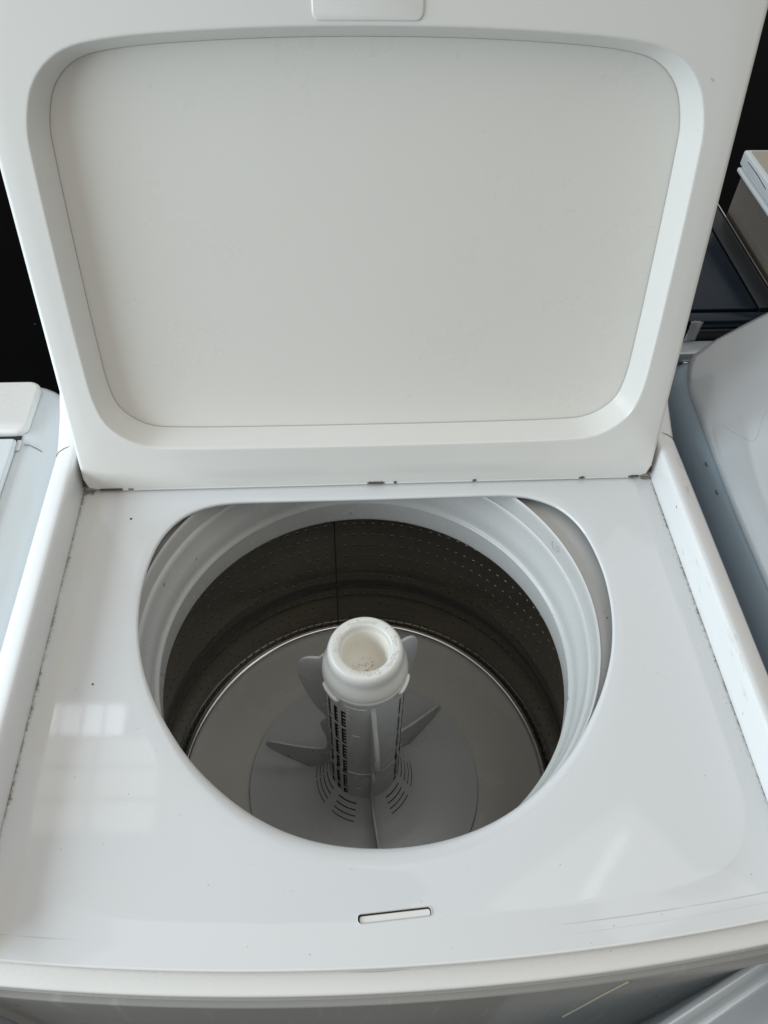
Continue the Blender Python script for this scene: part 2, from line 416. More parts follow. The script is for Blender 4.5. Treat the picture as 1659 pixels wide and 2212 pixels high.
def slo(off, z):
    out = [(sc[0] + a * math.cos(sang) - b * math.sin(sang), sc[1] + a * math.sin(sang) + b * math.cos(sang), z) for a, b in rrect(-.0285 + off, .0285 - off, -.0033 + off, .0033 - off, max(.0026 - off, .0008), 6)]
    return out
g.loft([slo(-.0005, .0000), slo(-.0003, .0005), slo(-.0001, .0005), slo(.0, .0000), slo(.0001, -.0012)], True)
g.make('slot_rim', M['deck'], washer)
g = G(); g.loft([slo(.0, -.0010), slo(.0002, -.0040), slo(.0015, -.0040)], True)
g.make('slot_groove', M['grime'], washer)
def slp(off, z): return [(sc[0] + a * math.cos(sang) - b * math.sin(sang), sc[1] + a * math.sin(sang) + b * math.cos(sang), z) for a, b in rrect(-.0272 + off, .0277 - off, -.0031 + off, .0021 - off, .0018, 6)]
g = G(); g.loft([slp(0, -.0039), slp(.0, -.0016), slp(.0004, -.0011)], True, cap1=True)
g.make('latch_slot', M['plastic'], washer)

# ---- side rails of the top
def rail(sgn):
    prof = [(.3206, -.006), (.3209, .0), (.3222, .022), (.3230, .0320), (.3238, .0340), (.3254, .0350), (.330, .0348), (.338, .0330), (.3440, .0300), (.3475, .0260), (.3492, .0200), (.3495, .014), (.3495, -.035)]
    ys = [(-.470, 0), (-.468, 0), (-.3, 0), (-.1, 0), (.0, 0), (.036, 0), (.050, .006), (.075, .018), (.1, .036), (.13, .062), (.16, .085), (.2, .095)]
    rings = []
    for k, (y, dz) in enumerate(ys):
        r = []
        for (x_, z_) in prof:
            zz = z_
            if z_ > .02: zz = z_ + dz
            if k == 0: zz = min(zz, z_ - .0)
            yy = y
            if y < -.4:                       # the front end follows the bowed lip
                yy = front_y(x_) - .004 + (.006 if k == 1 else 0)
            r.append((sgn * x_, yy, zz))
        rings.append(r)
    g = G(); g.loft(rings, False, True, True)
    return g.make('side_rail', M['enamel'], washer, sharp=40)
for s_ in (-1, 1): rail(s_)
# fine joint between rail and console end
for s_ in (-1, 1):
    g = G(); g.tube([(s_ * a, .0385 - b, c) for a, b, c in ((.3232, .0, .0335), (.3254, 0, .0354), (.330, .0, .0352), (.338, .002, .0334), (.3440, .004, .0304), (.3475, .006, .0264), (.3492, .008, .0204))], .0005, 6)
    g.make('console_joint', M['grime'], washer)
# dirt packed in the side creases
for s_ in (-1, 1):
    g = G()
    for k in range(60):
        y = random.uniform(-.42, .02); x = .3188 + random.gauss(0, .0006); r = random.uniform(.0001, .00035 if s_ < 0 else .0005)
        a0 = random.random() * 6
        if s_ > 0 and random.random() < .3: x -= abs(random.gauss(0, .004)); r *= .6
        v = [(s_ * (x + r * math.cos(a0 + t)), y + 2.2 * r * math.sin(a0 + t), -.0034) for t in (0, 1.3, 2.6, 3.9, 5.1)] + [(s_ * x, y, -.0034 + r * .5)]
        g.add(v, [(i, (i + 1) % 5, 5) for i in range(5)])
    g.make('crease_dirt', M['dust'], washer, kind='stuff')
g = G()
for k in range(260):
    s_ = -1 if k % 3 else 1
    x = s_ * (.318 - abs(random.gauss(0, .018 if s_ < 0 else .008))); y = .0045 - abs(random.gauss(0, .0022 if s_ < 0 else .002)) + .000; r = random.uniform(.0004, .0016)
    a0 = random.random() * 6
    v = [(x + 1.6 * r * math.cos(a0 + t), y + r * math.sin(a0 + t), -.0020) for t in (0, 1.3, 2.6, 3.9, 5.1)] + [(x, y, -.0018 + r * .4)]
    g.add(v, [(i, (i + 1) % 5, 5) for i in range(5)])
g.make('corner_dirt', M['dust'], washer, kind='stuff')

# ---- front lip
def sweep_front(prof, name, mat, x0=-.3495, x1=.3495, **k):
    rings = []
    for i in range(61):
        x_ = x0 + (x1 - x0) * i / 60
        e = 0.0
        rings.append([(x_, front_y(x_) + dy + e, z_) for dy, z_ in prof])
    g = G(); g.loft(rings, False, True, True); return g.make(name, mat, washer, **k)
sweep_front([(.003, -.0045), (.0, -.0035), (-.0010, -.0037), (-.0016, -.0044), (-.0018, -.0054), (-.0010, -.008), (-.0002, -.016), (-.0006, -.0175), (-.0022, -.0185), (-.006, -.0190), (-.0130, -.0205), (-.0142, -.0209), (-.0150, -.0220), (-.0152, -.0240), (-.0148, -.040), (.004, -.040)],
            'front_trim', M['plastic'], sharp=60)
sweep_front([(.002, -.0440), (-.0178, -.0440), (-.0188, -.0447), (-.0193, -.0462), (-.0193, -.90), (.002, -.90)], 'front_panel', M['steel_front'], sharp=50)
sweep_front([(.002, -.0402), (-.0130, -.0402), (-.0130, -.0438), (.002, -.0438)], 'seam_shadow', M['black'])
for s_ in (-1, 1):
    g = G(); g.box(s_ * .3485 - .001, s_ * .3485 + .001, -.44, .20, -.90, -.04)
    g.make('side_panel', M['enamel'], washer, smooth=False)
g = G(); g.box(-.346, .346, .196, .199, -.90, -.04); g.make('back_panel', M['enamel'], washer, smooth=False)
# console behind the lid (mostly hidden)
g = G(); g.box(-.322, .322, .115, .196, -.035, .12, .012); g.make('console', M['plastic'], washer)
g = G(); g.box(-.3205, .3205, .0605, .116, -.03, .004); g.make('console_shelf', M['black'], washer, smooth=False)
# chips in the enamel
g = G()
for (x_, y_, r) in ((-.262, -.039, .0009), (-.268, -.235, .0007)):
    v = [(x_ + r * (1 + .5 * random.random()) * math.cos(t), y_ + 1.6 * r * math.sin(t), -.0009) for t in (0, 1, 2, 3, 4, 5)]
    g.add([(a, b, c + .0012) for a, b, c in v], [(0, 1, 2, 3, 4, 5)])
g.make('enamel_chip', M['black'], washer, smooth=False, kind='stuff')

# ---- tub ring and balance ring
g = G()
g.revolve([(.31, -.0175), (.243, -.0165), (.2352, -.0160), (.2342, -.0115), (.2325, -.0095), (.2312, -.0105), (.2306, -.015), (.2300, -.026), (.2296, -.031), (.234, -.033)], AX, 200)
g.make('tub_ring', M['tubring'], washer, sharp=45)
g = G()
g.revolve([(.2335, -.030), (.2303, -.0318), (.2285, -.0320), (.2268, -.0335), (.2258, -.039), (.2240, -.060), (.2228, -.0615), (.2216, -.078), (.2210, -.0840), (.2190, -.0862), (.2172, -.0872), (.2168, -.0888), (.2180, -.0900), (.2205, -.0908), (.2208, -.094), (.2190, -.1205), (.2200, -.124), (.2240, -.1265), (.2612, -.1285)], AX, 200)
g.make('balance_ring', M['tub'], washer, sharp=50)
# moulded screw boss on the tub ring
def on_ring(deg, r, z): return (AX[0] + r * math.cos(math.radians(deg)), AX[1] + r * math.sin(math.radians(deg)), z)
bo = on_ring(23, .2302, -.021)
g = G()
n_ = Vector((AX[0] - bo[0], AX[1] - bo[1], 0.02)).normalized(); u_ = Vector((-n_.y, n_.x, 0)).normalized(); v_ = n_.cross(u_)
for rr, th_ in ((.0062, .0006), (.0016, .0016)):
    c_ = Vector(bo)
    g.tube([c_ + (u_ * math.cos(t) + v_ * math.sin(t)) * rr + n_ * .0004 for t in [2 * PI * k / 24 for k in range(25)]], th_ * .6, 6)
g.make('screw_boss', M['tubring'], washer)

# ---- basket: wall, perforations, seam, floor
RW = .262
g = G(); g.revolve([(RW, -.127), (RW, -.20), (RW, -.30), (RW, -.3265), (RW - .0015, -.3285), (RW - .0015, -.3305), (RW + .0020, -.3325), (RW + .0020, -.3350), (RW, -.3375), (RW, -.38), (RW, -.446)], AX, 240)
g.make('basket', M['basket'], washer, sharp=80)
# every perforation: a tiny pressed collar round a dark hole
gc, gh = G(), G()
zrows = [-.161 - .0243 * k for k in range(12)]
for z_ in zrows:
    if abs(z_ + .334) < .008: continue
    for k in range(124):
        a = 2 * PI * (k + .35) / 124
        if abs((math.degrees(a) - 97.0 + 180) % 360 - 180) < .8 or 215 < math.degrees(a) < 325: continue
        rr = Vector((math.cos(a), math.sin(a), 0)); tt = Vector((-math.sin(a), math.cos(a), 0)); zz = Vector((0, 0, 1))
        c_ = Vector((AX[0], AX[1], z_)) + rr * RW
        v = []
        for (q, off) in ((.0026, .0001), (.0017, -.0006)):
            for t in range(6): v.append(c_ + (tt * math.cos(t * PI / 3) + zz * math.sin(t * PI / 3)) * q + rr * off)
        gc.add(v, [(t, (t + 1) % 6, 6 + (t + 1) % 6, 6 + t) for t in range(6)])
        gh.add([p + rr * .0001 for p in v[6:]], [(0, 1, 2, 3, 4, 5)])
gc.make('hole_collars', M['collar'], washer, kind='stuff')
gh.make('drain_holes', M['black'], washer, smooth=False, kind='stuff')
g = G(); g.revolve([(RW + .001, -.3262), (RW - .0022, -.3275), (RW - .0024, -.3300), (RW - .0016, -.3330), (RW + .001, -.3345)], AX, 200); g.make('dark_reflection_band', M['navytrim'], washer)  # dark band modelled in place of a reflection across the basket wall
g = G()
a = math.radians(97.0)
def cylp(a, r, z): return (AX[0] + r * math.cos(a), AX[1] + r * math.sin(a), z)
g.loft([[cylp(a - .0035, RW - .0002, z) for z in (-.128, -.44)], [cylp(a - .0012, RW - .0007, z) for z in (-.128, -.44)], [cylp(a + .0012, RW - .0007, z) for z in (-.128, -.44)], [cylp(a + .0035, RW - .0002, z) for z in (-.128, -.44)]], False)
g.make('weld_seam', M['navytrim'], washer)
g = G(); n = 14
g.revolve([(.2575 + .0062 * math.cos(2 * PI * k / n), -.4430 + .0062 * math.sin(2 * PI * k / n)) for k in range(n + 1)], AX, 200)
g.make('floor_ring', M['chrome'], washer, sharp=80)
g = G(); g.revolve([(.2618, -.450), (.2560, -.4495), (.2535, -.4485), (.2500, -.4495), (.205, -.4500), (.17, -.4505), (.05, -.4505)], AX, 200)
g.make('basket_floor', M['floor_plastic'], washer, sharp=60)

# ================================================================== AGITATOR (lifts out, but bolted to the washer: a part of it)
# base cone with water slots
NB = 180
radii = [.160, .1595, .157, .150, .14, .12, .10, .085, .0725] + [.0725 - .001 * k for k in range(1, 27)]
def base_z(r):
    t = (r - .0462) / (.157 - .0462); t = max(0, min(1, t))
    return -.4405 + .052 * (1 - t) ** 6 + .012 * (1 - t) ** 1.6
prof = [(.162, -.4498), (.1612, -.4455)] + [(r, base_z(r)) for r in radii]
slots_r = [(.0660, .0010), (.0610, .0010), (.0560, .0010), (.0510, .0010)]
secs = [(-135, -103), (-176, -146), (-59, -28), (-18, 12), (150, 182)]
def base_skip(k, i):
    r = (prof[k][0] + prof[min(k + 1, len(prof) - 1)][0]) / 2
    if not any(abs(r - a) < b * .8 for a, b in slots_r): return False
    d = (i + .5) * 360 / NB
    return any(any(s0 < d + e < s1 for e in (0, -360)) for s0, s1 in secs)
g = G(); g.revolve(prof, AX, NB, base_skip)
agit = g.make('agitator', M['agitator'], washer, sharp=50)
P = agit                        # column, cap and vanes hang below the base piece
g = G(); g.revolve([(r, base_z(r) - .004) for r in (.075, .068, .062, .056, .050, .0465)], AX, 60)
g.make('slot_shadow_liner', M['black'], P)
# column with comb slots
NC = 240
slot_cols = [(-120, -127.5), (-133, -140.5), (-148, -155.5), (-163, -170.5), (-36, -28.5), (-23, -15.5), (-8, -.5), (18, 10), (178, 171)]
ZT, ZB, NZ = -.106, -.396, 224
cell = .0445; cellz0 = -.138
def colr(z):
    return .0452 + (.0006 if z > -.30 else .0014) + (.0 if z > -.37 else .03 * max(0, (-.37 - z)) ** 1.1)
def col_skip(k, i):
    z = ZT + (ZB - ZT) * (k + .5) / NZ
    d = (i + .5) * 360 / NC; d = d - 360 if d > 180 else d
    u = (cellz0 - z) / cell
    if u < 0 or u > 5.55: return False
    fr = u - math.floor(u)
    if fr > .86: return False
    for a, b in slot_cols:
        lo, hi = min(a, b), max(a, b)
        if lo < d < hi:
            # left half open, right half cut into teeth
            if d < (lo + hi) / 2: return True
            return (fr / .86 * 4.6) % 1.0 < .62
    return False
prof = [(colr(ZT + (ZB - ZT) * k / NZ), ZT + (ZB - ZT) * k / NZ) for k in range(NZ + 1)]
g = G(); g.revolve(prof, AX, NC, col_skip)
# wall thickness behind the slots
g.make('column', M['agitator'], P, sharp=70)
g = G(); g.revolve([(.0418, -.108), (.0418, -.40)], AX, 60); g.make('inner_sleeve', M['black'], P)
# lower sleeve edge line (two halves of the agitator meet)
g = G(); g.revolve([(colr(-.299) + .0002, -.297), (.0474, -.2985), (.0474, -.3015), (colr(-.302), -.303)], AX, 120,
                   lambda k, i: not (-118 < ((i + .5) * 3 - 360) < -82))
g.make('sleeve_edge', M['agitator'], P)
def vane(azi, outline, th, name, parent, curl=0.0, taper=.5):
    """upright plate in the plane of the axis; outline = closed (r, z) loop, rounded edges, swept sideways by curl"""
    c = catmull([(a, b, 0) for a, b in outline], 5, True); pts = [(p[0], p[1]) for p in c]
    cr = sum(p[0] for p in pts) / len(pts); cz = sum(p[1] for p in pts) / len(pts)
    a = math.radians(azi); er = Vector((math.cos(a), math.sin(a), 0)); et = Vector((-math.sin(a), math.cos(a), 0))
    def P3(r, z, t):
        k = curl * max(0, r - .045)
        return Vector((AX[0], AX[1], 0)) + er * r + et * (t + k) + Vector((0, 0, z))
    n = len(pts); rings = []
    for t, ins in ((-1, .0012), (-.8, .0004), (-.4, 0), (.4, 0), (.8, .0004), (1, .0012)):
        ring = []
        for i, (r, z) in enumerate(pts):
            dx, dz = r - cr, z - cz; l = math.hypot(dx, dz) or 1
            hh = th / 2 * (1 - taper * min(1, max(0, (r - .045) / .1)))
            ring.append(P3(r - dx / l * ins, z - dz / l * ins, t * hh))
        rings.append(ring)
    g = G(); g.loft(rings, True)
    bm = bmesh.new()
    # triangulated side faces
    for sidx in (0, -1):
        ring = rings[sidx]
        ov, oe, of, q1, q2, q3 = delaunay_2d_cdt([Vector(p) for p in pts], [(i, (i + 1) % n) for i in range(n)], [], 1, 1e-9)
        base = len(g.v); mp = {}
        g.v += [tuple(p) for p in ring]
        for f in of: g.f.append(tuple(base + (q1[i][0] if q1[i] else 0) for i in f))
    bm.free()
    return g.make(name, M['agitator'], parent, sharp=40)
upper = [(.043, -.112), (.054, -.113), (.068, -.119), (.0765, -.130), (.0800, -.146), (.0785, -.171), (.070, -.209), (.061, -.235), (.052, -.250), (.043, -.254)]
lower = [(.042, -.262), (.052, -.264), (.0565, -.272), (.055, -.290), (.050, -.312), (.0495, -.335), (.053, -.352), (.070, -.3615), (.097, -.367), (.128, -.3695), (.138, -.376), (.136, -.392), (.115, -.408), (.085, -.424), (.060, -.432), (.042, -.432)]
lower_f = [(.042, -.270), (.052, -.272), (.0575, -.280), (.060, -.295), (.056, -.318), (.055, -.345), (.060, -.372), (.075, -.390), (.098, -.402), (.125, -.412), (.136, -.420), (.137, -.434), (.12, -.443), (.08, -.443), (.042, -.440)]
front_f = [(.043, -.125), (.0475, -.126), (.0575, -.150), (.068, -.175), (.075, -.200), (.0755, -.220), (.070, -.243), (.060, -.262), (.050, -.272), (.043, -.274)]
vane(163, upper, .0042, 'upper_fin', P, .0); vane(38, upper, .0042, 'upper_fin', P)
vane(-81, front_f, .0052, 'upper_fin', P, taper=.1)
vane(165, lower, .0040, 'lower_vane', P); vane(36, [(r, z - .004) for r, z in lower], .0040, 'lower_vane', P)
vane(-81.5, lower_f, .0034, 'lower_vane', P, taper=.1)
# cap
g = G()
g.revolve([(.0449, -.1120), (.0468, -.1118), (.0474, -.1085), (.0470, -.1065), (.0465, -.1055), (.0466, -.1035), (.0462, -.1000), (.0450, -.0955), (.0434, -.0910), (.0420, -.0870), (.0413, -.0835), (.0411, -.0800),
           (.0408, -.0755), (.0398, -.0715), (.0382, -.0688), (.0366, -.0676), (.0350, -.0675), (.0296, -.0681), (.0282, -.0687), (.0275, -.0700), (.0272, -.0725), (.0271, -.0770), (.0262, -.0775), (.0260, -.0790)], AX, 128)
cap = g.make('cap', M['cap'], P, sharp=60)
g = G()
g.revolve([(.0262, -.0776), (.0256, -.0782), (.0251, -.0800), (.0232, -.0960), (.0200, -.1060), (.0155, -.1110), (.0125, -.1130), (.0112, -.1150), (.0020, -.1155), (.0001, -.1155)], AX, 96)
g.make('softener_cup', M['cup'], P, sharp=60)
# raised lettering round the rim, bent from flat text
def ring_text(txt, mid_deg, r, size, name):
    cu = bpy.data.curves.new(name, 'FONT'); cu.body = txt; cu.size = size; cu.align_x = 'CENTER'; cu.extrude = .0005; cu.offset = .0; cu.space_character = 1.12
    cu.bevel_depth = .00012; cu.bevel_resolution = 1
    o = bpy.data.objects.new(name, cu); COL.objects.link(o)
    bpy.context.view_layer.update()
    me = bpy.data.meshes.new_from_object(o.evaluated_get(bpy.context.evaluated_depsgraph_get()))
    V = [v.co.copy() for v in me.vertices]; F = [tuple(p.vertices) for p in me.polygons]
    COL.objects.unlink(o); bpy.data.objects.remove(o); bpy.data.curves.remove(cu); bpy.data.meshes.remove(me)
    out = []
    for v in V:
        rr = r + v.y; a = math.radians(mid_deg) - v.x / r
        out.append((AX[0] + rr * math.cos(a), AX[1] + rr * math.sin(a), -.0674 + v.z - .0007 * max(0, min(1, (.0345 - rr) / .0055))))
    return out, F
g = G()
for t, d in (('Fabric', 168), ('Softener', 95), ('•', 45), ('For', 12), ('Fabric', -30), ('Softener', -95)):
    v, f = ring_text(t, d, .0291, .0078, 'raised_lettering'); g.add(v, f)
g.make('raised_lettering', M['cap'], cap, sharp=50)
# locking tabs below the cap
for lo, hi in ((-165, -128), (-42, -8)):
    g = G(); rings = []
    K = 12
    for k in range(K + 1):
        a = math.radians(lo + (hi - lo) * k / K); e = min(1, min(k, K - k) / 1.5 + .25)
        ring = []
        for (r, z) in ((.0462, -.1130), (.0488, -.1128), (.0500, -.1145), (.0500, -.1175), (.0488, -.1195), (.0462, -.1195)):
            ring.append((AX[0] + (.0462 + (r - .0462) * e) * math.cos(a), AX[1] + (.0462 + (r - .0462) * e) * math.sin(a), -.1162 + (z + .1162) * e))
        rings.append(ring)
    g.loft(rings, True, True, True); g.make('locking_tab', M['cap'], P, sharp=60)
# moulded ridges on the front of the column
g = G()
def arcbar(lo, hi, z, w_, r0, thk=.0006):
    rings = []
    for k in range(9):
        a = math.radians(lo + (hi - lo) * k / 8)
        rings.append([(AX[0] + r * math.cos(a), AX[1] + r * math.sin(a), zz) for r, zz in ((r0 - .0004, z), (r0 + thk, z), (r0 + thk, z - w_), (r0 - .0004, z - w_))])
    g.loft(rings, True, True, True)
for q_ in [(-122, -90, -.1215, .0010, .0458), (-110, -99, -.190, .0008, .0458), (-104, -97, -.345, .0008, .0466), (-104, -95, -.375, .0008, .0466)] + [(-119, -114, -.129 - .007 * k, .0012, .0458, .0004) for k in range(4)]:
    g = G(); arcbar(*q_); g.make('moulded_ridge', M['agitator'], P)

# ================================================================== LID
TH = 0.229617
UP = Vector((0, math.sin(TH), math.cos(TH))); NR = Vector((0, -math.cos(TH), math.sin(TH)))   # NR points to the camera side
def LP(x_, s, d): return Vector((x_, 0, .006)) + UP * s - NR * d    # d = depth behind the face
Lw = .3150
STOP = .492
outer = rrect(-Lw, Lw, -.001, STOP, .010, 6)
ih = [(0, .0485), (.10, .0487), (.20, .0500), (.243, .0545), (.272, .075), (.2835, .105), (.2862, .16), (.2868, .25), (.2862, .33), (.2838, .366), (.271, .398), (.245, .4195), (.205, .4285), (.14, .4335), (.07, .4362), (0, .4370)]
rec = ih + [(-a, b) for a, b in ih[-2:0:-1]]
rec = [(p[0], p[1]) for p in catmull([(a, b, 0) for a, b in rec], 8, True)]
CL = (0, .243)
NL = 288
la = [2 * PI * i / NL for i in range(NL)]
for cx_, cy_ in ((Lw, -.001), (-Lw, -.001), (Lw, STOP), (-Lw, STOP)):
    a = math.atan2(cy_ - CL[1], cx_ - CL[0]) % (2 * PI); k = min(range(NL), key=lambda i: abs(la[i] - a)); la[k] = a
ro = [ray_hit(outer, CL, a) for a in la]; rr_ = [ray_hit(rec, CL, a) for a in la]
# wall offset of the recess (about 10 mm draft), a polygon inset along the normal
def inset(poly, d):
    n = len(poly); out = []
    for i in range(n):
        a, b = poly[i - 1], poly[(i + 1) % n]; tx, ty = b[0] - a[0], b[1] - a[1]; l = math.hypot(tx, ty)
        out.append((poly[i][0] - ty / l * d, poly[i][1] + tx / l * d))
    return out
ccw = sum(rec[i - 1][0] * rec[i][1] - rec[i][0] * rec[i - 1][1] for i in range(len(rec))) > 0
sg = 1 if ccw else -1
def rin(d): q = inset(rec, sg * d); return [ray_hit(q, CL, a) for a in la]
def lring(r, d): return [LP(CL[0] + r[i] * math.cos(la[i]), CL[1] + r[i] * math.sin(la[i]), d(i) if callable(d) else d) for i in range(NL)]
def grow(r, e): # outer outline grown by e metres, square to the edges
    q = rrect(-Lw - e, Lw + e, -.001 - e * .3, STOP + e, .010 + e, 6); return [ray_hit(q, CL, a) for a in la]
rings = [lring(grow(0, .0012), .042), lring(grow(0, .0030), .039), lring(grow(0, .0026), .012), lring(grow(0, .0018), .004), lring(grow(0, .0009), .0018), lring(grow(0, -.0006), .0005), lring(grow(0, -.003), 0.0)]
mid = [a + (b - a) * .5 for a, b in zip(grow(0, -.003), rr_)]
rings += [lring(mid, .0), lring(rin(-.0030), 0.0), lring(rin(-.0016), 0.0), lring(rin(-.0008), .0002), lring(rin(-.0002), .0009), lring(rin(.0004), .0024), lring(rin(.0007), .0034), lring(rin(.0011), .0046), lring(rin(.0048), .0150), lring(rin(.0087), .0258), lring(rin(.0092), .0272), lring(rin(.0095), .0282), lring(rin(.0105), .0310)]
g = G(); g.loft(rings, True)
lid = g.make('lid', M['lid'], washer, sharp=50)
# inner skin, softly dished
rp = rin(.0099); rings = []
for t in (1.0, .985, .96, .93, .89, .85, .81, .77, .73, .69, .65, .61, .57, .5, .4, .25, .1, .02):
    def dep(i, t=t):
        e = 1 - t ** 5
        return .0287 + .0060 * e
    rings.append(lring([r * t for r in rp], dep))
g = G(); g.loft(rings, True, cap1=True); g.make('lid_inner_skin', M['panel'], lid, sharp=80)
# thin dark joint round the inner skin
g = G(); g.loft([lring(rin(.0092), .0274), lring(rin(.0098), .0283)], True); g.make('skin_joint', M['joint'], lid, sharp=80)
# lid back (outer) skin
g = G(); q = lring(grow(0, .0012), .042); g.add(q, [tuple(range(NL))]); g.make('lid_outer_skin', M['enamel'], lid, smooth=False)
# raised handle pad at the top edge
g = G()
def pad(off, d): return [LP(a, b, d) for a, b in rrect(-.0475 + off, .0400 - off, .4410 + off, .486 - off, .0060, 6)]
g.loft([pad(0, .0006), pad(0, -.0006), pad(.0006, -.0012), pad(.0014, -.0014)], True, cap1=True); g.make('handle_pad', M['lid'], lid, sharp=70)
# little hinge tabs and gaps along the bottom edge
g = G()
for (x0, x1, h_) in ((-.2985, -.276, .0016), (-.266, -.268, .002)): pass
for (x0, x1) in ((-.3000, -.2760), (-.0045, .012), (.0245, .0262), (.1140, .1160), (.2365, .2395), (.294, .303)):
    for_ = [LP(a, b, c) for c in (-.0004, .006) for a, b in ((x0, -.0026), (x1, -.0026), (x1, .0002), (x0, .0002))]
    g = G(); g.add(for_, [(0, 1, 2, 3), (0, 4, 5, 1), (1, 5, 6, 2), (2, 6, 7, 3), (3, 7, 4, 0)])
    g.make('hinge_gap', M['grime'], lid, smooth=False)
g = G()
for (x0, x1) in ((-.3005, -.2700), (-.264, -.006), (.0135, .0235), (.0275, .1125), (.1175, .2345), (.2415, .2915)):
    v = [LP(a, b, c) for c in (.0006, .008) for a, b in ((x0, -.0034), (x1, -.0034), (x1, .0), (x0, .0))]
    g = G(); g.add(v, [(0, 1, 2, 3), (0, 4, 5, 1), (1, 5, 6, 2), (2, 6, 7, 3), (3, 7, 4, 0)])
    g.make('lid_lower_flange', M['lid'], lid, smooth=False)
# dark hinge wells either side of the lid foot
for s_ in (-1, 1):
    g = G(); v = [(s_ * a, b, c) for a, b, c in ((.3175, .008, .002), (.3205, .006, .002), (.3212, .030, .034), (.3180, .030, .034), )]
    g.add(v, [(0, 1, 2, 3)])
    g.make('hinge_well', M['grime'], washer, smooth=False)

# ================================================================== LEFT NEIGHBOUR
ln = thing('washing_machine', 'white washing machine with a closed lid at the left edge of the frame', 'washing machine', (-.70, -.15, 0))
g = G()
xs = [-1.05, -.45, -.412, -.405, -.398, -.390, -.382, -.374, -.3675, -.3635, -.3615, -.361]
zs = [0, 0, 0, -.0003, -.001, -.0028, -.006, -.011, -.018, -.027, -.04, -.12]
rings = []
def lcap(y): # rounded rear corner in plan
    t = max(0, (y - .120) / .068); return .030 * (1 - math.sqrt(max(0, 1 - min(1, t) ** 2)))
for y in (-.50, -.3, -.1, .1, .12, .135, .150, .163, .174, .182, .187, .188):
    c = lcap(y); dz = -.006 * max(0, (y - .176) / .012) ** 2
    rings.append([(a - c * (1 if a > -.42 else 0), y, b + dz + (-.0 if True else 0)) for a, b in zip(xs, zs)])
rings.append([(a, .1895, b - .014) for a, b in [(q[0], q[2]) for q in rings[-1]]])
rings.append([(a, .1898, -.2) for a, b in [(q[0], q[2]) for q in rings[-1]]])
g.loft(rings, False)
g.make('cabinet_top', M['leftbody'], ln, sharp=50)
g = G(); g.box(-1.05, -.3612, -.50, .189, -.95, -.10); g.make('cabinet', M['leftbody'], ln, smooth=False)
# rear cover plate with stepped edge
g = G()
def cp(off, z): return [(a, b, z) for a, b in rrect(-1.04 + off, -.4005 - off, .0905 + off, .1800 - off, .014, 6)]
g.loft([cp(0, .0), cp(0, .0050), cp(.0012, .0072), cp(.0035, .0082)], True, cap1=True); g.make('rear_cover', M['beige2'] if 'beige2' in M else M['plastic'], ln, sharp=60)
g = G()
def lp(off, z): return [(a, b, z) for a, b in rrect(-1.04 + off, -.4085 - off, -.47 + off, .0815 - off, .005, 5)]
g.loft([lp(0, .0012), lp(0, .0050), lp(.0010, .0066), lp(.0030, .0072)], True, cap1=True); g.make('lid', M['leftbody'], ln, sharp=60)
g = G(); g.box(-1.04, -.4060, .0812, .0908, .0003, .0009); g.make('lid_gap', M['black'], ln, smooth=False)
g = G(); g.box(-.4085, -.4035, .066, .0812, .0004, .0040, .0008); g.make('hinge_pin', M['agitator'], ln)
g = G(); g.tube([(-.4005, .0765, .0004), (-.395, .0765, .0), (-.388, .074, -.003), (-.381, .071, -.006)], .0004, 6); g.make('cover_joint', M['grime'], ln)

# ================================================================== RIGHT NEIGHBOUR (silver shell with swept console end)
rn = thing('washing_machine', 'glossy silver grey washing machine with a swept console end at the right edge', 'washing machine', (.72, -.15, 0))
def S(t, a, b):
    t = max(0, min(1, (t - a) / (b - a))); return t * t * (3 - 2 * t)
def rz(x_, y):
    base = .020 + .016 * math.sin(min(1, max(0, (x_ - .3895) / .030)) * PI / 2)
    rise = .085 * S(y, -.10, .17) * (.16 + .84 * S(x_, .380, .52))
    back = -.09 * max(0, (y - (.175 - .1 * max(0, .44 - x_))) / .035) ** 2
    return base + rise + back
xs = [.3895, .3900, .392, .396, .401, .407, .414, .422, .431, .441, .452, .464, .478, .495, .515, .54, .58, .65, .75, .95]
rings = []
for k in range(75):
    y = -.50 + .70 * k / 74
    row = []
    for i, x_ in enumerate(xs):
        xx = x_ + .035 * max(0, (y - .10) / .10) ** 2 * (1 if x_ < .5 else 0.2)
        row.append((xx, y, max(rz(x_, y) - (.006 if i == 0 else .002 if i == 1 else 0), -.02)))
    rings.append(row)
g = G(); g.loft(rings, False); g.make('console_shell', M['silver'], rn, sharp=60)
g = G()
rings = []
for k in range(40):
    y = -.50 + .70 * k / 39
    e = .035 * max(0, (y - .10) / .10) ** 2
    z0 = max(rz(.3895, y) - .006, -.02) - .0008
    rings.append([(.3899 + e, y, z0), (.3865 + e * .95, y, z0 - .002), (.380 + e * .85, y, z0 - .008), (.374 + e * .7, y, z0 - .020), (.3705 + e * .6, y, z0 - .038), (.369 + e * .5, y, z0 - .06), (.369 + e * .5, y, -.95)])
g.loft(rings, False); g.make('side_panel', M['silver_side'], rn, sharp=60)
g = G(); g.box(.38, 1.05, .17, .1745, -.95, .0); g.make('back_panel', M['silver_side'], rn, smooth=False)
g = G()
pts = []
for x_, y in ((.402, .045), (.408, .030), (.416, .016), (.424, .010), (.432, .018), (.440, .034), (.452, .046), (.475, .050)):
    pts.append((x_, y, rz(x_, y) + .0001))
g.tube([tuple(p) for p in catmull(pts, 5)], .0002, 6); g.make('console_joint', M['joint'], rn)
g = G()
for y in (-.03, .01):
    g.tube([(.3815, y, rz(.3895, y) - .0115), (.3812, y - .003, rz(.3895, y) - .0125), (.3818, y - .006, rz(.3895, y) - .0115)], .0005, 5)
g.make('paint_chips', M['black'], rn, kind='stuff')

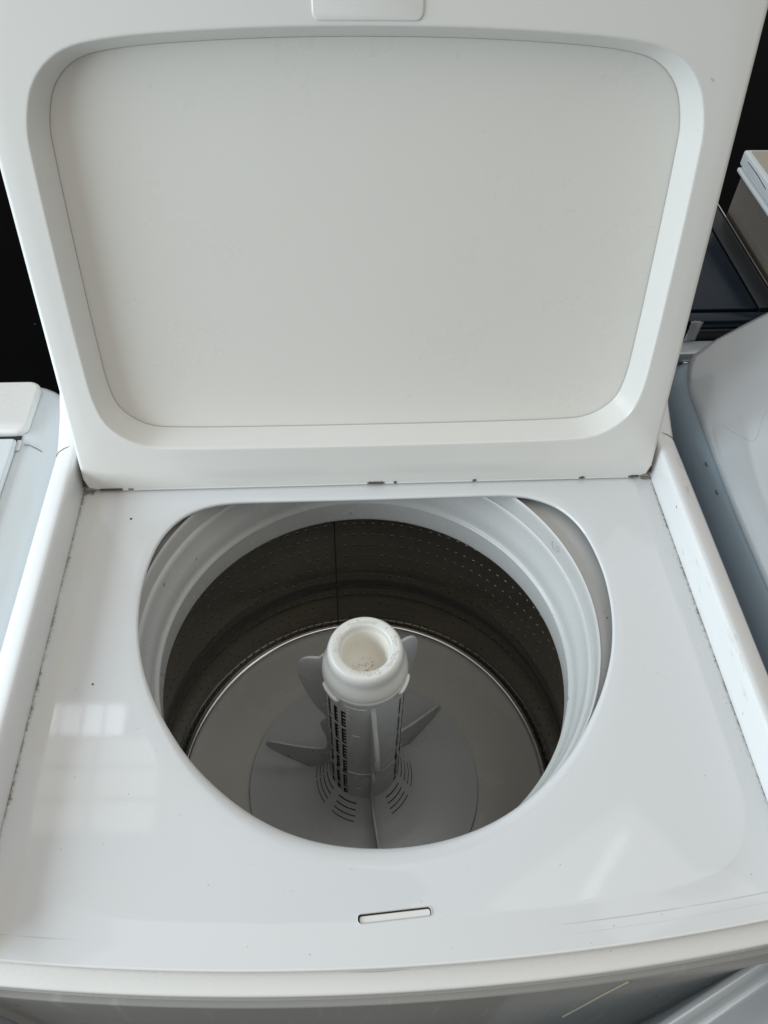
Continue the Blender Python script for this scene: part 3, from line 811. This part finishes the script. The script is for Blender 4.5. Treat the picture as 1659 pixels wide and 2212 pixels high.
# ================================================================== BACK ROW
nv = thing('washing_machine', 'dark navy glass-topped washing machine standing behind on the right', 'washing machine', (.35, .75, 0))
g = G(); g.box(.0, .695, .432, 1.10, -.95, -.128, .006); g.make('cabinet', M['navytrim'], nv)
g = G(); g.box(.02, .655, .462, 1.05, -.1279, -.108, .003); g.make('glass_lid', M['navy'], nv)
g = G(); g.box(.6575, .690, .462, 1.05, -.1279, -.106, .003); g.make('lid_side_trim', M['navytrim'], nv)
g = G(); g.box(.02, .690, .434, .459, -.1279, -.110, .006); g.make('lid_front_trim', M['navy'], nv)
g = G(); g.box(.6905, .6925, .462, 1.05, -.128, -.104); g.make('bright_edge_strip', M['chrome'], nv, smooth=False)
fp = thing('control_panel', 'white strip of control panel with a chrome button behind the gap right of the lid', 'control panel', (.5, .40, 0))
g = G(); g.box(.30, .68, .395, .428, -.165, -.145, .003); g.make('panel_strip', M['silver'], fp)
g = G(); g.box(.30, .68, .400, .428, -.235, -.166, .002); g.make('lower_face', M['silver_side'], fp)
g = G(); g.box(.525, .549, .3905, .3955, -.1815, -.160, .0015); g.make('button', M['button'], fp)
g = G(); g.box(.528, .543, .3895, .3915, -.178, -.1665, .001); g.make('button_face', M['silver'], fp)
fp.location = (.5, .40, 0)
# torn tape
g = G(); rows = []
random.seed(9)
nx, ny = 8, 10
for j in range(ny + 1):
    r = []
    for i in range(nx + 1):
        u = i / nx; v = j / ny
        x_ = .531 + .0005 * j / ny + u * .019 + (.0012 * random.random() if i in (0, nx) else 0) - .003 * (1 - v)
        z_ = -.142 + v * .036 + (.0015 * random.random() if j in (0, ny) else 0)
        r.append((x_, .4265 - .004 * (1 - v) - .0012 * math.sin(u * 5 + v * 3) - .0005, z_))
    rows.append(r)
g.loft(rows, False)
tp = g.make('adhesive_tape', M['tape'], None); 
me = tp.data
cen = Vector((.54, .424, -.125 + H))
for v in me.vertices: v.co -= cen
tp.location = cen
tp['label'] = 'torn strip of grey tape stuck below the navy lid'; tp['category'] = 'tape'
sm = tp.modifiers.new('thickness', 'SOLIDIFY'); sm.thickness = .0004
# machine with white rim at the far right
fr = thing('dryer', 'boxy white-rimmed appliance with a grimy brown side at the far right edge', 'dryer', (1.0, .5, 0))
g = G(); g.box(.706, 1.30, .20, .765, -.95, -.036, .004); g.make('cabinet', M['brown'], fr)
g = G(); g.box(.6985, 1.31, .19, .773, -.0358, -.0275, .003); g.make('lower_rim', M['leftbody'], fr)
g = G(); g.box(.7035, 1.30, .20, .782, -.0274, .000, .0045); g.make('top_rim', M['leftbody'], fr)
g = G(); g.box(.7135, 1.29, .21, .772, .0002, .0022, .0008); g.make('top_plate', M['beige'], fr)
g = G(); g.box(.7020, .7034, .63, .755, -.0205, -.0060, .0006); g.make('rim_inlay', M['leftbody'], fr)
g = G(); g.tube([(.7016, .750, -.0068), (.7016, .70, -.0066), (.7017, .66, -.0095)], .0007, 5); g.make('rim_joint', M['black'], fr)

# ================================================================== FRONT RIGHT: silver door edge
fd = thing('appliance_door', 'silver grey rounded appliance door leaning in at the lower right corner', 'appliance door', (.34, -.56, 0))
a0 = Vector((.2237, -.5125, -.10)); a1 = Vector((.321, -.4705, -.10))
dr = (a1 - a0).normalized(); pr = Vector((dr.y, -dr.x, 0))          # pr points to the front right
sect = [(-.0040, -.60), (-.0040, -.006), (-.0030, -.002), (0, 0), (.003, -.001), (.0055, -.0045), (.007, -.010), (.012, -.0130), (.018, -.0115), (.027, -.005), (.036, .0), (.046, .001), (.058, -.006), (.066, -.02), (.070, -.05), (.070, -.60)]
rings = []
for k in range(13):
    t = -.12 + .62 * k / 12
    c_ = a0 + dr * t
    rings.append([c_ + pr * a + Vector((0, 0, b)) for a, b in sect])
g = G(); g.loft(rings, False, True, True); g.make('door_shell', M['silver'], fd, sharp=60)
fd.location = (.34, -.56, 0)
# pale strip standing in for a line mirrored in the front panel
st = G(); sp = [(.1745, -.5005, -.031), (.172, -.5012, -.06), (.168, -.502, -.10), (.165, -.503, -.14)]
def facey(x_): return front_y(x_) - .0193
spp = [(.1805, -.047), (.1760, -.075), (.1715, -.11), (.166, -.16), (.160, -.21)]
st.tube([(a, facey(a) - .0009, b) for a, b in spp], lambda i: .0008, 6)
so = st.make('reflected_line', M['reflected_line'], None)
so['label'] = 'thin pale strip standing in for a line reflected in the front panel'; so['category'] = 'reflected_line'
